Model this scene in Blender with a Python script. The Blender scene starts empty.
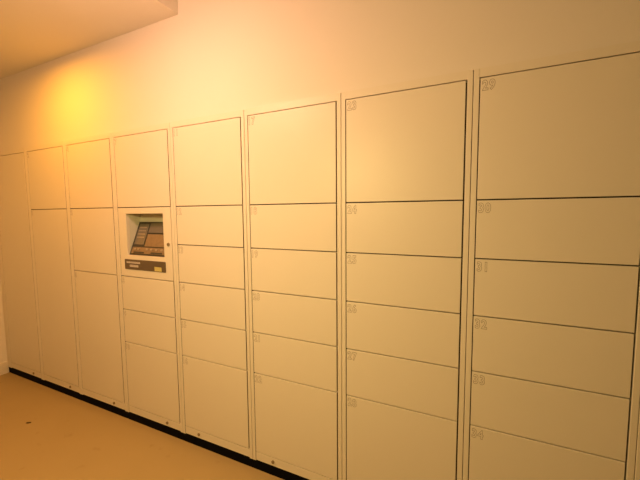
import bpy, bmesh, math, random
from mathutils import Vector, Matrix

random.seed(4)
S = 1.35            # metres per survey unit
CAM_H = 1.35
scene = bpy.context.scene
COL = scene.collection

# ------------------------------------------------------------------ camera
yaw, pitch, roll = math.radians(-25.506), math.radians(-4.640), math.radians(-0.464)
f = Vector((math.sin(yaw)*math.cos(pitch), math.cos(yaw)*math.cos(pitch), math.sin(pitch)))
r0 = Vector((math.cos(yaw), -math.sin(yaw), 0))
u0 = r0.cross(f)
r = r0*math.cos(roll) + u0*math.sin(roll)
u = -r0*math.sin(roll) + u0*math.cos(roll)
cam_data = bpy.data.cameras.new('camera')
cam = bpy.data.objects.new('camera', cam_data)
COL.objects.link(cam)
m = Matrix((r, u, -f)).transposed().to_4x4()
m.translation = Vector((0, -S, CAM_H))
cam.matrix_world = m
cam_data.sensor_width = 36.0
cam_data.lens = 334.18/640*36.0
cam_data.clip_start = 0.02
scene.camera = cam

# ------------------------------------------------------------------ world, exposure
w = bpy.data.worlds.new('world'); scene.world = w; w.use_nodes = True
w.node_tree.nodes['Background'].inputs[0].default_value = (1, 0.7, 0.4, 1)
w.node_tree.nodes['Background'].inputs[1].default_value = 0.02
scene.view_settings.view_transform = 'Standard'
scene.view_settings.look = 'None'
scene.view_settings.exposure = 0.0
scene.view_settings.gamma = 1.0
scene.view_settings.use_curve_mapping = False

# lamps: (x, y, z, radius, power, colour, spread, blend) ; the fittings are built below
SOFFIT_Z = CAM_H + 0.78*S
CEIL_Z = 2.52
LAMPS = [
    (-1.81*S, -0.48, SOFFIT_Z, 0.06, 14.6, (1.0, 0.385, 0.02)),
    (-0.65*S, -1.30, 1.73, 0.13, 113.0, (1.0, 0.745, 0.26)),  # added fill lamp, low and out of view
    (-0.95*S, -0.80, 2.25, 0.13, 80.0, (1.0, 0.49, 0.33)),  # added fill lamp near the wall, out of view
]

# ------------------------------------------------------------------ helpers
def box(bm, x0, x1, y0, y1, z0, z1):
    vs = [bm.verts.new((x, y, z)) for z in (z0, z1) for y in (y0, y1) for x in (x0, x1)]
    for q in ((0,2,3,1), (4,5,7,6), (0,1,5,4), (2,6,7,3), (0,4,6,2), (1,3,7,5)):
        bm.faces.new([vs[i] for i in q])

def bevel_all(bm, w_, seg=2):
    bmesh.ops.bevel(bm, geom=list(bm.edges), offset=w_, segments=seg, affect='EDGES', profile=0.5)

def cyl(bm, c, rad, depth, axis='Y', seg=24, rad2=None):
    rot = {'Y': Matrix.Rotation(math.pi/2, 4, 'X'), 'Z': Matrix.Identity(4)}[axis]
    bmesh.ops.create_cone(bm, cap_ends=True, segments=seg, radius1=rad, radius2=rad if rad2 is None else rad2,
                          depth=depth, matrix=Matrix.Translation(c) @ rot)

def obj(name, bm, mat, parent=None, smooth=False):
    bmesh.ops.recalc_face_normals(bm, faces=bm.faces)
    me = bpy.data.meshes.new(name); bm.to_mesh(me); bm.free()
    me.materials.append(mat)
    if smooth:
        for p in me.polygons: p.use_smooth = True
    o = bpy.data.objects.new(name, me); COL.objects.link(o)
    if parent is not None: o.parent = parent
    return o

def thing(name, label, cat, loc, group=None):
    o = bpy.data.objects.new(name, None); COL.objects.link(o)
    o.location = loc; o.empty_display_size = 0.1
    o['label'] = label; o['category'] = cat
    if group: o['group'] = group
    return o

def struct(name, bm, mat):
    o = obj(name, bm, mat); o['kind'] = 'structure'; return o

def material(name, base, rough=0.5, spec=0.5, noise=0.0, scale=4.0, bump=0.0, bscale=300.0, metal=0.0, emit=0.0, col2=None):
    m_ = bpy.data.materials.new(name); m_.use_nodes = True
    nt = m_.node_tree; b = nt.nodes['Principled BSDF']
    b.inputs['Roughness'].default_value = rough
    b.inputs['Specular IOR Level'].default_value = spec
    b.inputs['Metallic'].default_value = metal
    tc = nt.nodes.new('ShaderNodeTexCoord')
    n = nt.nodes.new('ShaderNodeTexNoise'); n.inputs['Scale'].default_value = scale
    n.inputs['Detail'].default_value = 5
    nt.links.new(tc.outputs['Object'], n.inputs['Vector'])
    mx = nt.nodes.new('ShaderNodeMix'); mx.data_type = 'RGBA'
    c2 = col2 if col2 else tuple(c*(1-noise) for c in base)
    mx.inputs[6].default_value = (*base, 1); mx.inputs[7].default_value = (*c2, 1)
    nt.links.new(n.outputs['Fac'], mx.inputs[0])
    nt.links.new(mx.outputs[2], b.inputs['Base Color'])
    if bump:
        n2 = nt.nodes.new('ShaderNodeTexNoise'); n2.inputs['Scale'].default_value = bscale
        nt.links.new(tc.outputs['Object'], n2.inputs['Vector'])
        bp = nt.nodes.new('ShaderNodeBump'); bp.inputs['Strength'].default_value = bump
        bp.inputs['Distance'].default_value = 0.001
        nt.links.new(n2.outputs['Fac'], bp.inputs['Height'])
        nt.links.new(bp.outputs['Normal'], b.inputs['Normal'])
    if emit:
        b.inputs['Emission Color'].default_value = (*base, 1)
        b.inputs['Emission Strength'].default_value = emit
    return m_

M_WALL = material('wall_paint', (0.80, 0.75, 0.66), 0.85, 0.2, 0.03, 1.5, 0.25, 220)
M_DARKWALL = material('bounce_cut_brown', (0.14, 0.11, 0.08), 0.85, 0.2, 0.05, 1.5)  # unseen walls, coloured dark to cut bounced light
M_CEIL = material('ceiling_paint', (0.80, 0.75, 0.66), 0.9, 0.2, 0.03, 1.5, 0.2, 220)
M_LOCK = material('ivory_powder_coated_steel', (0.78, 0.725, 0.61), 0.42, 0.4, 0.02, 2.0, 0.06, 500)
M_DOOR = material('ivory_door_steel', (0.78, 0.725, 0.61), 0.42, 0.4, 0.025, 1.7, 0.06, 500)
M_IN = material('shade_dark_interior', (0.04, 0.028, 0.018), 0.8, 0.2, 0.1)  # interior coloured dark so the door gaps read as deep shade
M_EDGE_SHADE = material('brown_edge_shade', (0.17, 0.115, 0.065), 0.8, 0.1, 0.05)  # gap shade put into the colour of the door edges
M_KICK = material('black_rubber_plinth', (0.003, 0.003, 0.004), 0.85, 0.08, 0.2)
M_BASE = material('cream_skirting', (0.78, 0.72, 0.60), 0.6, 0.3, 0.03)
M_NUM = material('brown_outline_print', (0.27, 0.21, 0.15), 0.6, 0.2, 0.1)
M_BOLT = material('bronze_bolt', (0.36, 0.28, 0.16), 0.5, 0.5, 0.2, metal=0.3)
M_GREY = material('grey_terminal_housing', (0.74, 0.72, 0.62), 0.6, 0.3, 0.05)
M_BEZEL = material('dark_terminal_bezel', (0.055, 0.05, 0.04), 0.4, 0.5, 0.2)
M_SCREEN = material('grey_brown_screen', (0.21, 0.18, 0.14), 0.25, 0.5, 0.15, 20)
M_PAD = material('brown_control_plate', (0.30, 0.21, 0.12), 0.4, 0.5, 0.4, 45)
M_BTN = material('pale_buttons', (0.36, 0.29, 0.20), 0.5, 0.4, 0.1)
M_STRIP = material('dark_brown_label_strip', (0.13, 0.095, 0.06), 0.4, 0.4, 0.1)
M_WHITE = material('white_print', (0.8, 0.74, 0.68), 0.6, 0.3, 0.05)
M_YEL = material('yellow_sticker', (0.62, 0.55, 0.20), 0.5, 0.3, 0.1)
M_TRIM = material('white_lamp_ring', (0.8, 0.8, 0.78), 0.4, 0.5, 0.02)
M_SCRAP = material('dark_brown_scrap', (0.07, 0.045, 0.02), 0.8, 0.2, 0.3, 60)

# floor: beige sheet vinyl with faint scuffs
M_FLOOR = bpy.data.materials.new('beige_sheet_vinyl'); M_FLOOR.use_nodes = True
nt = M_FLOOR.node_tree; b = nt.nodes['Principled BSDF']
tc = nt.nodes.new('ShaderNodeTexCoord')
n1 = nt.nodes.new('ShaderNodeTexNoise'); n1.inputs['Scale'].default_value = 3.0; n1.inputs['Detail'].default_value = 6
n2 = nt.nodes.new('ShaderNodeTexNoise'); n2.inputs['Scale'].default_value = 90.0; n2.inputs['Detail'].default_value = 3
vo = nt.nodes.new('ShaderNodeTexNoise'); vo.inputs['Scale'].default_value = 14.0; vo.inputs['Detail'].default_value = 2
rp = nt.nodes.new('ShaderNodeValToRGB')
rp.color_ramp.elements[0].position = 0.66; rp.color_ramp.elements[0].color = (1, 1, 1, 1)
rp.color_ramp.elements[1].position = 0.78; rp.color_ramp.elements[1].color = (0.90, 0.87, 0.84, 1)
for n in (n1, n2, vo): nt.links.new(tc.outputs['Object'], n.inputs['Vector'])
ma = nt.nodes.new('ShaderNodeMix'); ma.data_type = 'RGBA'
FLOOR_A, FLOOR_B = (0.40, 0.295, 0.135), (0.365, 0.27, 0.12)
ma.inputs[6].default_value = (*FLOOR_A, 1); ma.inputs[7].default_value = (*FLOOR_B, 1)
nt.links.new(n1.outputs['Fac'], ma.inputs[0])
mb = nt.nodes.new('ShaderNodeMix'); mb.data_type = 'RGBA'; mb.blend_type = 'MULTIPLY'; mb.inputs[0].default_value = 1
nt.links.new(vo.outputs['Fac'], rp.inputs[0])
nt.links.new(ma.outputs[2], mb.inputs[6]); nt.links.new(rp.outputs[0], mb.inputs[7])
nt.links.new(mb.outputs[2], b.inputs['Base Color'])
b.inputs['Roughness'].default_value = 0.55; b.inputs['Specular IOR Level'].default_value = 0.3
bp = nt.nodes.new('ShaderNodeBump'); bp.inputs['Strength'].default_value = 0.1; bp.inputs['Distance'].default_value = 0.001
nt.links.new(n2.outputs['Fac'], bp.inputs['Height']); nt.links.new(bp.outputs['Normal'], b.inputs['Normal'])

# ------------------------------------------------------------------ measures (metres)
def Z(v): return CAM_H + v*S
PITCH = 0.37648*S
STILE = 0.02933*S
L7 = -0.00967*S                       # left door edge of the column 29-34
Z_TOP, ROW = 0.3498, 0.15922
Z_RAIL = Z(0.3735)
Z_BOT = Z(-0.9570)
Z_TAB = Z(-0.9615)
DEPTH = 0.50
XW = -2.692*S                         # left wall
N = 9
SEAM = 0.0021
def unit_x(k): return L7 + (k-7)*PITCH - STILE/2          # left face of unit k

X_END = unit_x(N)
XR = 3.2
YF = -6.0

# ------------------------------------------------------------------ room shell
bm = bmesh.new(); box(bm, XW-0.1, XR+0.1, YF-0.1, 0.8, -0.1, 0.0); struct('floor', bm, M_FLOOR)
bm = bmesh.new(); box(bm, XW-0.1, XW, YF-0.1, 0.8, 0.0, CEIL_Z); struct('wall_left', bm, M_WALL)
bm = bmesh.new(); box(bm, XR, XR+0.1, YF-0.1, 0.8, 0.0, CEIL_Z); struct('wall_right', bm, M_DARKWALL)
bm = bmesh.new(); box(bm, XW, XR, YF-0.1, YF, 0.0, CEIL_Z); struct('wall_front', bm, M_DARKWALL)
bm = bmesh.new()
box(bm, XW, X_END+0.004, 0.010, 0.8, Z_RAIL+0.001, CEIL_Z)            # wall above the lockers
box(bm, X_END+0.004, XR, 0.010, 0.8, 0.0, CEIL_Z)                     # wall to the right of them
box(bm, XW, X_END+0.004, DEPTH+0.03, 0.8, 0.0, Z_RAIL+0.001)          # wall behind them
struct('wall_back', bm, M_WALL)
bm = bmesh.new(); box(bm, XW-0.1, XR+0.1, YF-0.1, 0.8, CEIL_Z, CEIL_Z+0.1); struct('ceiling', bm, M_CEIL)
bm = bmesh.new(); box(bm, XW, -1.0885*S, YF, 0.010, SOFFIT_Z, CEIL_Z)
o = struct('ceiling_soffit', bm, M_CEIL)
bm = bmesh.new(); box(bm, XW, XW+0.008, YF, -0.0005, 0.0, 0.10)
struct('baseboard_left', bm, M_BASE)

# ------------------------------------------------------------------ locker columns
def make_number(txt, parent, x, ztop):
    cu = bpy.data.curves.new('number', 'FONT'); cu.body = txt
    cu.size = 0.047; cu.fill_mode = 'NONE'; cu.bevel_depth = 0.0007; cu.offset = 0.0013; cu.bevel_resolution = 0
    cu.resolution_u = 3; cu.space_character = 1.16
    t = bpy.data.objects.new('number', cu); COL.objects.link(t)
    dg = bpy.context.evaluated_depsgraph_get()
    me = bpy.data.meshes.new_from_object(t.evaluated_get(dg))
    bpy.data.objects.remove(t); bpy.data.curves.remove(cu)
    xs = [v.co.x for v in me.vertices]; ys = [v.co.y for v in me.vertices]
    x0, y1 = min(xs), max(ys)
    for v in me.vertices:
        px, py, pz = v.co
        v.co = (x + (px-x0)*0.80, -0.0002 + pz*0.5, ztop + (py-y1))
    me.materials.clear(); me.materials.append(M_NUM)
    o_ = bpy.data.objects.new('door_number', me); COL.objects.link(o_); o_.parent = parent
    return o_

ROWS = {0: [(0, 8, '1')], 1: [(0, 2, '2'), (2, 8, '3')], 2: [(0, 2, '4'), (2, 4, '5'), (4, 8, '6')],
        3: [(0, 2, '7'), (4, 5, '8'), (5, 6, '9'), (6, 8, '10')]}
nn = 11
for k in (4, 5, 6, 7, 8):
    ROWS[k] = [(0, 2), (2, 3), (3, 4), (4, 5), (5, 6), (6, 8)]
    ROWS[k] = [(a, b_, str(nn+i)) for i, (a, b_) in enumerate(ROWS[k])]; nn += 6

LABELS = {
 0: 'beige steel locker column with one single full-height door, beside the left wall',
 1: 'beige steel locker column with a short upper door over one very tall lower door',
 2: 'beige three-door steel locker column directly left of the payment terminal column',
 3: 'beige steel locker column holding the payment terminal between its doors',
 4: 'beige six-door steel locker column directly right of the one holding the payment terminal',
 5: 'beige six-door steel locker column, second to the right of the payment terminal',
 6: 'beige steel locker column numbered 23 to 28, left of the 29 to 34 column',
 7: 'beige steel locker column numbered 29 to 34, its six doors nearest the camera',
 8: 'beige steel locker column barely in the photo, only its edge showing at the right',
}
GAP_L, GAP_R, GAP_Z = 0.0032, 0.0050, 0.0024

def door(parent, x0, x1, z0, z1, num):
    bm = bmesh.new()
    box(bm, x0, x1, 0.0, 0.022, z0, z1)
    bevel_all(bm, 0.0013, 2)
    d = obj('door', bm, M_DOOR, parent)
    d.data.materials.append(M_EDGE_SHADE)                       # gap shade painted dark onto the door's side edges
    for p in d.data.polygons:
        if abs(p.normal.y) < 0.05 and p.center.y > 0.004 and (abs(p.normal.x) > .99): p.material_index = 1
    if num: make_number(num, d, x0+0.0055, z1-0.008)
    return d

for k in range(N):
    X0 = unit_x(k); W_ = PITCH
    root = thing('locker_cabinet', LABELS[k], 'locker', (X0, 0, 0), 'locker columns along the wall')
    a = SEAM/2; sw = STILE/2
    if k == 0: a0 = XW - X0 + 0.001     # the first column is closed to the wall
    else: a0 = a
    bm = bmesh.new()
    # side panels with their folded front edges, top and bottom rails, back
    for (xa, xb) in ((a0 if k == 0 else a, sw), (W_-sw, W_-a)):
        box(bm, xa, xb, 0.0, DEPTH, Z_TAB, Z_RAIL)
    bevel_all(bm, 0.0012, 1)
    box(bm, sw-0.001, W_-sw+0.001, 0.0005, DEPTH, Z(Z_TOP)+GAP_Z/2, Z_RAIL)
    slit = 0.0030 if k >= 3 else -0.001
    box(bm, sw+slit, W_-sw+0.001, 0.0005, DEPTH, Z_BOT, Z(Z_TOP-8*ROW)-GAP_Z/2)
    obj('cabinet_frame', bm, M_LOCK, root)
    bm = bmesh.new()
    box(bm, sw, W_-sw, DEPTH-0.01, DEPTH-0.002, Z(Z_TOP-8*ROW), Z(Z_TOP))
    bands = sorted({q for rw in ROWS[k] for q in rw[:2]} | ({2, 4} if k == 3 else set()))
    for q in bands:
        if q in (0, 8): continue
        zz = Z(Z_TOP-q*ROW); box(bm, sw, W_-sw, 0.026, DEPTH-0.01, zz-0.006, zz+0.006)
    # painted gap-shade strip and door-stop lips just inside the side panels
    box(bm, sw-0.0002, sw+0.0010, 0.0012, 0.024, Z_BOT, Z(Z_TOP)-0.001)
    box(bm, sw, sw+0.012, 0.025, 0.032, Z(Z_TOP-8*ROW), Z(Z_TOP))
    box(bm, W_-sw-0.012, W_-sw, 0.025, 0.032, Z(Z_TOP-8*ROW), Z(Z_TOP))
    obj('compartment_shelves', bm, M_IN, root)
    for (q0, q1, num) in ROWS[k]:
        door(root, sw+GAP_L, W_-sw-GAP_R, Z(Z_TOP-q1*ROW)+GAP_Z, Z(Z_TOP-q0*ROW)-GAP_Z, num)
    bm = bmesh.new()
    box(bm, a if k else a0, W_-a, 0.006, DEPTH-0.05, 0.0, Z_TAB-0.0005)
    box(bm, sw, W_-sw, 0.0065, DEPTH-0.05, Z_TAB-0.001, Z_BOT-0.0005)
    obj('plinth', bm, M_KICK, root)
    # base bolt in the bottom rail
    off = sw+0.081*S if k >= 4 else W_-sw-0.081*S
    bm = bmesh.new()
    cyl(bm, (off, -0.0015, Z(-0.9405)), 0.0085, 0.006, 'Y', 20)
    cyl(bm, (off, -0.0050, Z(-0.9405)), 0.0045, 0.003, 'Y', 6)
    obj('base_bolt', bm, M_BOLT, root)

# ------------------------------------------------------------------ payment terminal (in column 3, rows 2-4)
X3 = unit_x(3)
tx0 = X3 + STILE/2 + GAP_L; tx1 = X3 + PITCH - STILE/2 - GAP_R
tz0 = Z(Z_TOP-4*ROW)+GAP_Z; tz1 = Z(Z_TOP-2*ROW)-GAP_Z
root = thing('payment_terminal', 'payment terminal with sloping dark console in a square recess above a dark label strip',
             'payment terminal', (tx0, 0, tz0))
Wt = tx1-tx0; Ht = tz1-tz0
wx0, wx1 = -1.459*S-tx0, -1.219*S-tx0
wz0, wz1 = Z(-0.186)-tz0, Z(0.003)-tz0
# front panel with a square opening
bm = bmesh.new()
def ring(y):
    o4 = [(0, 0), (Wt, 0), (Wt, Ht), (0, Ht)]; i4 = [(wx0, wz0), (wx1, wz0), (wx1, wz1), (wx0, wz1)]
    return [bm.verts.new((x, y, z)) for x, z in o4], [bm.verts.new((x, y, z)) for x, z in i4]
oa, ia = ring(0.0); ob, ib = ring(0.022)
for i in range(4):
    j = (i+1) % 4
    bm.faces.new((oa[i], oa[j], ia[j], ia[i])); bm.faces.new((ob[i], ib[i], ib[j], ob[j]))
    bm.faces.new((oa[i], ob[i], ob[j], oa[j])); bm.faces.new((ia[i], ia[j], ib[j], ib[i]))
bmesh.ops.recalc_face_normals(bm, faces=bm.faces)
bevel_all(bm, 0.0013, 2)
obj('front_panel', bm, M_DOOR, root)
# recess housing: four thin walls and a back
ND = 0.098
bm = bmesh.new(); t_ = 0.006
box(bm, wx0-t_, wx0, 0.0222, ND, wz0-t_, wz1+t_)
box(bm, wx1, wx1+t_, 0.0222, ND, wz0-t_, wz1+t_)
box(bm, wx0, wx1, 0.0222, ND, wz1, wz1+t_)
box(bm, wx0, wx1, 0.0222, ND, wz0-t_, wz0)
box(bm, wx0-t_, wx1+t_, ND, ND+t_, wz0-t_, wz1+t_)
obj('recess_housing', bm, M_GREY, root)
# sloping console
cy0, cz0, cy1, cz1 = 0.010, wz0+0.004, ND-0.008, wz1-0.052
ang = math.atan2(cz1-cz0, cy1-cy0); Ls = math.hypot(cz1-cz0, cy1-cy0)
def slope(bm_, a0_, a1_, s0, s1, h0, h1):
    """box on the slope: a across (0..1 of width), s up the slope (0..1), h height above it"""
    n = len(bm_.verts)
    x0 = wx0+0.002+(wx1-wx0-0.004)*a0_; x1 = wx0+0.002+(wx1-wx0-0.004)*a1_
    vs = []
    for h in (h0, h1):
        for s_ in (s0, s1):
            for x in (x0, x1):
                y = cy0+math.cos(ang)*s_*Ls - math.sin(ang)*h
                z = cz0+math.sin(ang)*s_*Ls + math.cos(ang)*h
                vs.append(bm_.verts.new((x, y, z)))
    for q in ((0,2,3,1), (4,5,7,6), (0,1,5,4), (2,6,7,3), (0,4,6,2), (1,3,7,5)):
        bm_.faces.new([vs[i] for i in q])
bm = bmesh.new()
pr = [(cy0, cz0), (cy1, cz1), (ND-0.0005, cz1), (ND-0.0005, wz0+0.001), (cy0, wz0+0.001)]
va = [bm.verts.new((wx0+0.002, y, z)) for y, z in pr]; vb = [bm.verts.new((wx1-0.002, y, z)) for y, z in pr]
bm.faces.new(va); bm.faces.new(vb[::-1])
for i in range(5): bm.faces.new((va[i], vb[i], vb[(i+1) % 5], va[(i+1) % 5]))
con = obj('console', bm, M_BEZEL, root)
bm = bmesh.new(); slope(bm, .36, .97, .66, .96, .0008, .004); bevel_all(bm, .001, 1); obj('screen', bm, M_SCREEN, con)
bm = bmesh.new(); slope(bm, .36, .97, .25, .62, .0008, .003); bevel_all(bm, .001, 1); obj('control_plate', bm, M_PAD, con)
bm = bmesh.new(); slope(bm, .05, .32, .30, .93, .0008, .003); bevel_all(bm, .001, 1); obj('instruction_plate', bm, material('grey_instruction_plate', (0.23, 0.20, 0.15), .5, .4, .4, 60), con)
bm = bmesh.new(); slope(bm, .04, .97, .03, .22, .0008, .003); bevel_all(bm, .001, 1); obj('coin_tray_plate', bm, M_PAD, con)
for a_ in (.10, .20, .44, .56, .70, .84):
    bm = bmesh.new(); slope(bm, a_, a_+.055, .13, .19, .003, .007); bevel_all(bm, .001, 1); obj('button', bm, M_BTN, con)
for i in range(4):
    bm = bmesh.new(); slope(bm, .08, .28, .50+.10*i, .535+.10*i, .003, .004); obj('print_line', bm, M_BTN, con)
bm = bmesh.new(); slope(bm, .12, .40, .045, .085, .003, .006); obj('coin_slot', bm, M_BEZEL, con)
bm = bmesh.new(); slope(bm, .60, .90, .045, .085, .003, .006); obj('card_slot', bm, M_BEZEL, con)
# label strip
sx0, sx1 = -1.4815*S-tx0, -1.213*S-tx0; sz0, sz1 = Z(-0.252)-tz0, Z(-0.2055)-tz0
bm = bmesh.new(); box(bm, sx0, sx1, -0.0020, -0.0001, sz0, sz1)
bmesh.ops.bevel(bm, geom=[e for e in bm.edges if abs(e.verts[0].co.y-e.verts[1].co.y) > 1e-4], offset=.005, segments=4, affect='EDGES', profile=.5)
strip = obj('label_strip', bm, M_STRIP, root)
bm = bmesh.new()
sw_ = sx1-sx0; sh = sz1-sz0
for (ax, bx_, zc, hh, n) in ((.05, .40, .70, .17, 11), (.13, .35, .36, .20, 8)):
    for i in range(n):
        g0 = sx0+sw_*(ax+(bx_-ax)*i/n); g1 = g0+sw_*(bx_-ax)/n*.78
        zc_ = sz0+sh*zc; h2 = sh*hh/2
        for (p0, p1, q0, q1) in ((0, 1, .6, 1), (0, .35, -1, .6), (.6, 1, -1, .2), (.2, .8, -1, -.6)):
            box(bm, g0+(g1-g0)*p0, g0+(g1-g0)*p1, -.0026, -.00205, zc_+h2*q0, zc_+h2*q1)
obj('lettering', bm, M_WHITE, strip)
bm = bmesh.new(); box(bm, sx0+sw_*.74, sx0+sw_*.905, -.0028, -.00205, sz0+sh*.06, sz0+sh*.46); bevel_all(bm, .0003, 1)
obj('sticker', bm, M_YEL, strip)
# cam lock
bm = bmesh.new(); lx, lz = -1.191*S-tx0, Z(-0.129)-tz0
cyl(bm, (lx, -.0025, lz), .0105, .005, 'Y', 28, .0095)
lk = obj('key_lock', bm, M_BOLT, root)
bm = bmesh.new(); box(bm, lx-.001, lx+.001, -.0058, -.0050, lz-.005, lz+.005); obj('keyhole', bm, M_BEZEL, lk)

# ------------------------------------------------------------------ scrap on the floor
bm = bmesh.new()
pts = [(-.016, -.005), (.002, -.008), (.018, -.002), (.013, .006), (-.004, .007), (-.015, .003)]
lo = [bm.verts.new((x, y, 0.0002)) for x, y in pts]; hi = [bm.verts.new((x*.8, y*.8, .0025+.0015*(i % 2))) for i, (x, y) in enumerate(pts)]
bm.faces.new(lo[::-1]); bm.faces.new(hi)
for i in range(6): bm.faces.new((lo[i], lo[(i+1) % 6], hi[(i+1) % 6], hi[i]))
o = obj('paper_scrap', bm, M_SCRAP); o.location = (-1.9404*S, -(1-.7793)*S, 0); o.rotation_euler = (0, 0, .45)
o['label'] = 'tiny dark brown scrap lying on the beige floor near the left wall'; o['category'] = 'scrap'

# ------------------------------------------------------------------ ceiling downlight and added fill lamps
for i, (x, y, z, rad, power, colr) in enumerate(LAMPS):
    root = thing(['ceiling_downlight', 'added_fill_lamp', 'added_fill_lamp'][i], ['round recessed downlight in the lower ceiling part near the left wall',
                  'added lower opal fill lamp hanging farther out in front of the lockers',
                  'added higher opal fill lamp hanging close to the wall above the lockers'][i], 'ceiling lamp', (x, y, z), [None, 'added opal fill lamps', 'added opal fill lamps'][i])
    if i == 0:
        bm = bmesh.new()
        prof = [(rad, -.001), (rad+.004, -.008), (rad+.018, -.006), (rad+.022, -.0005)]
        seg = 48; rings = [[bm.verts.new((math.cos(2*math.pi*j/seg)*pr_, math.sin(2*math.pi*j/seg)*pr_, pz)) for j in range(seg)] for pr_, pz in prof]
        rings.append(rings[0])
        for q in range(4):
            A, B = rings[q], rings[q+1]
            for j in range(seg): bm.faces.new((A[j], A[(j+1) % seg], B[(j+1) % seg], B[j]))
        obj('trim_ring', bm, M_TRIM, root, True)
        bm = bmesh.new(); cyl(bm, (0, 0, -.0015), rad-.001, .002, 'Z', 48)
        obj('diffuser', bm, material('lit_diffuser', colr, .5, .3, 0.01, emit=4.0), root)
        ld = bpy.data.lights.new('lamp_light', 'AREA'); ld.shape = 'DISK'; ld.size = rad*1.8
        ld.energy = power; ld.color = colr; ld.spread = math.radians(175)
        lo_ = bpy.data.objects.new('lamp_light', ld); COL.objects.link(lo_); lo_.parent = root; lo_.location = (0, 0, -.009)
    else:  # added unseen pendants, placed by fitting the brightness on the lockers
        bm = bmesh.new()
        bmesh.ops.create_uvsphere(bm, u_segments=40, v_segments=24, radius=rad)
        bmesh.ops.bisect_plane(bm, geom=bm.verts[:]+bm.edges[:]+bm.faces[:], plane_co=(0, 0, 0), plane_no=(0, 0, 1), clear_outer=True)
        obj('globe', bm, material('fill_lamp_glow', colr, .5, .3, 0.0, emit=power), root, True)
        bm = bmesh.new()
        cyl(bm, (0, 0, rad*.5+.001), rad+.004, rad, 'Z', 48, .03)
        cyl(bm, (0, 0, CEIL_Z-z-.012), .05, .022, 'Z', 32)
        cyl(bm, (0, 0, (CEIL_Z-z+rad)/2), .0035, CEIL_Z-z-rad-.02, 'Z', 12)
        obj('cord_and_canopy', bm, M_TRIM, root, True)
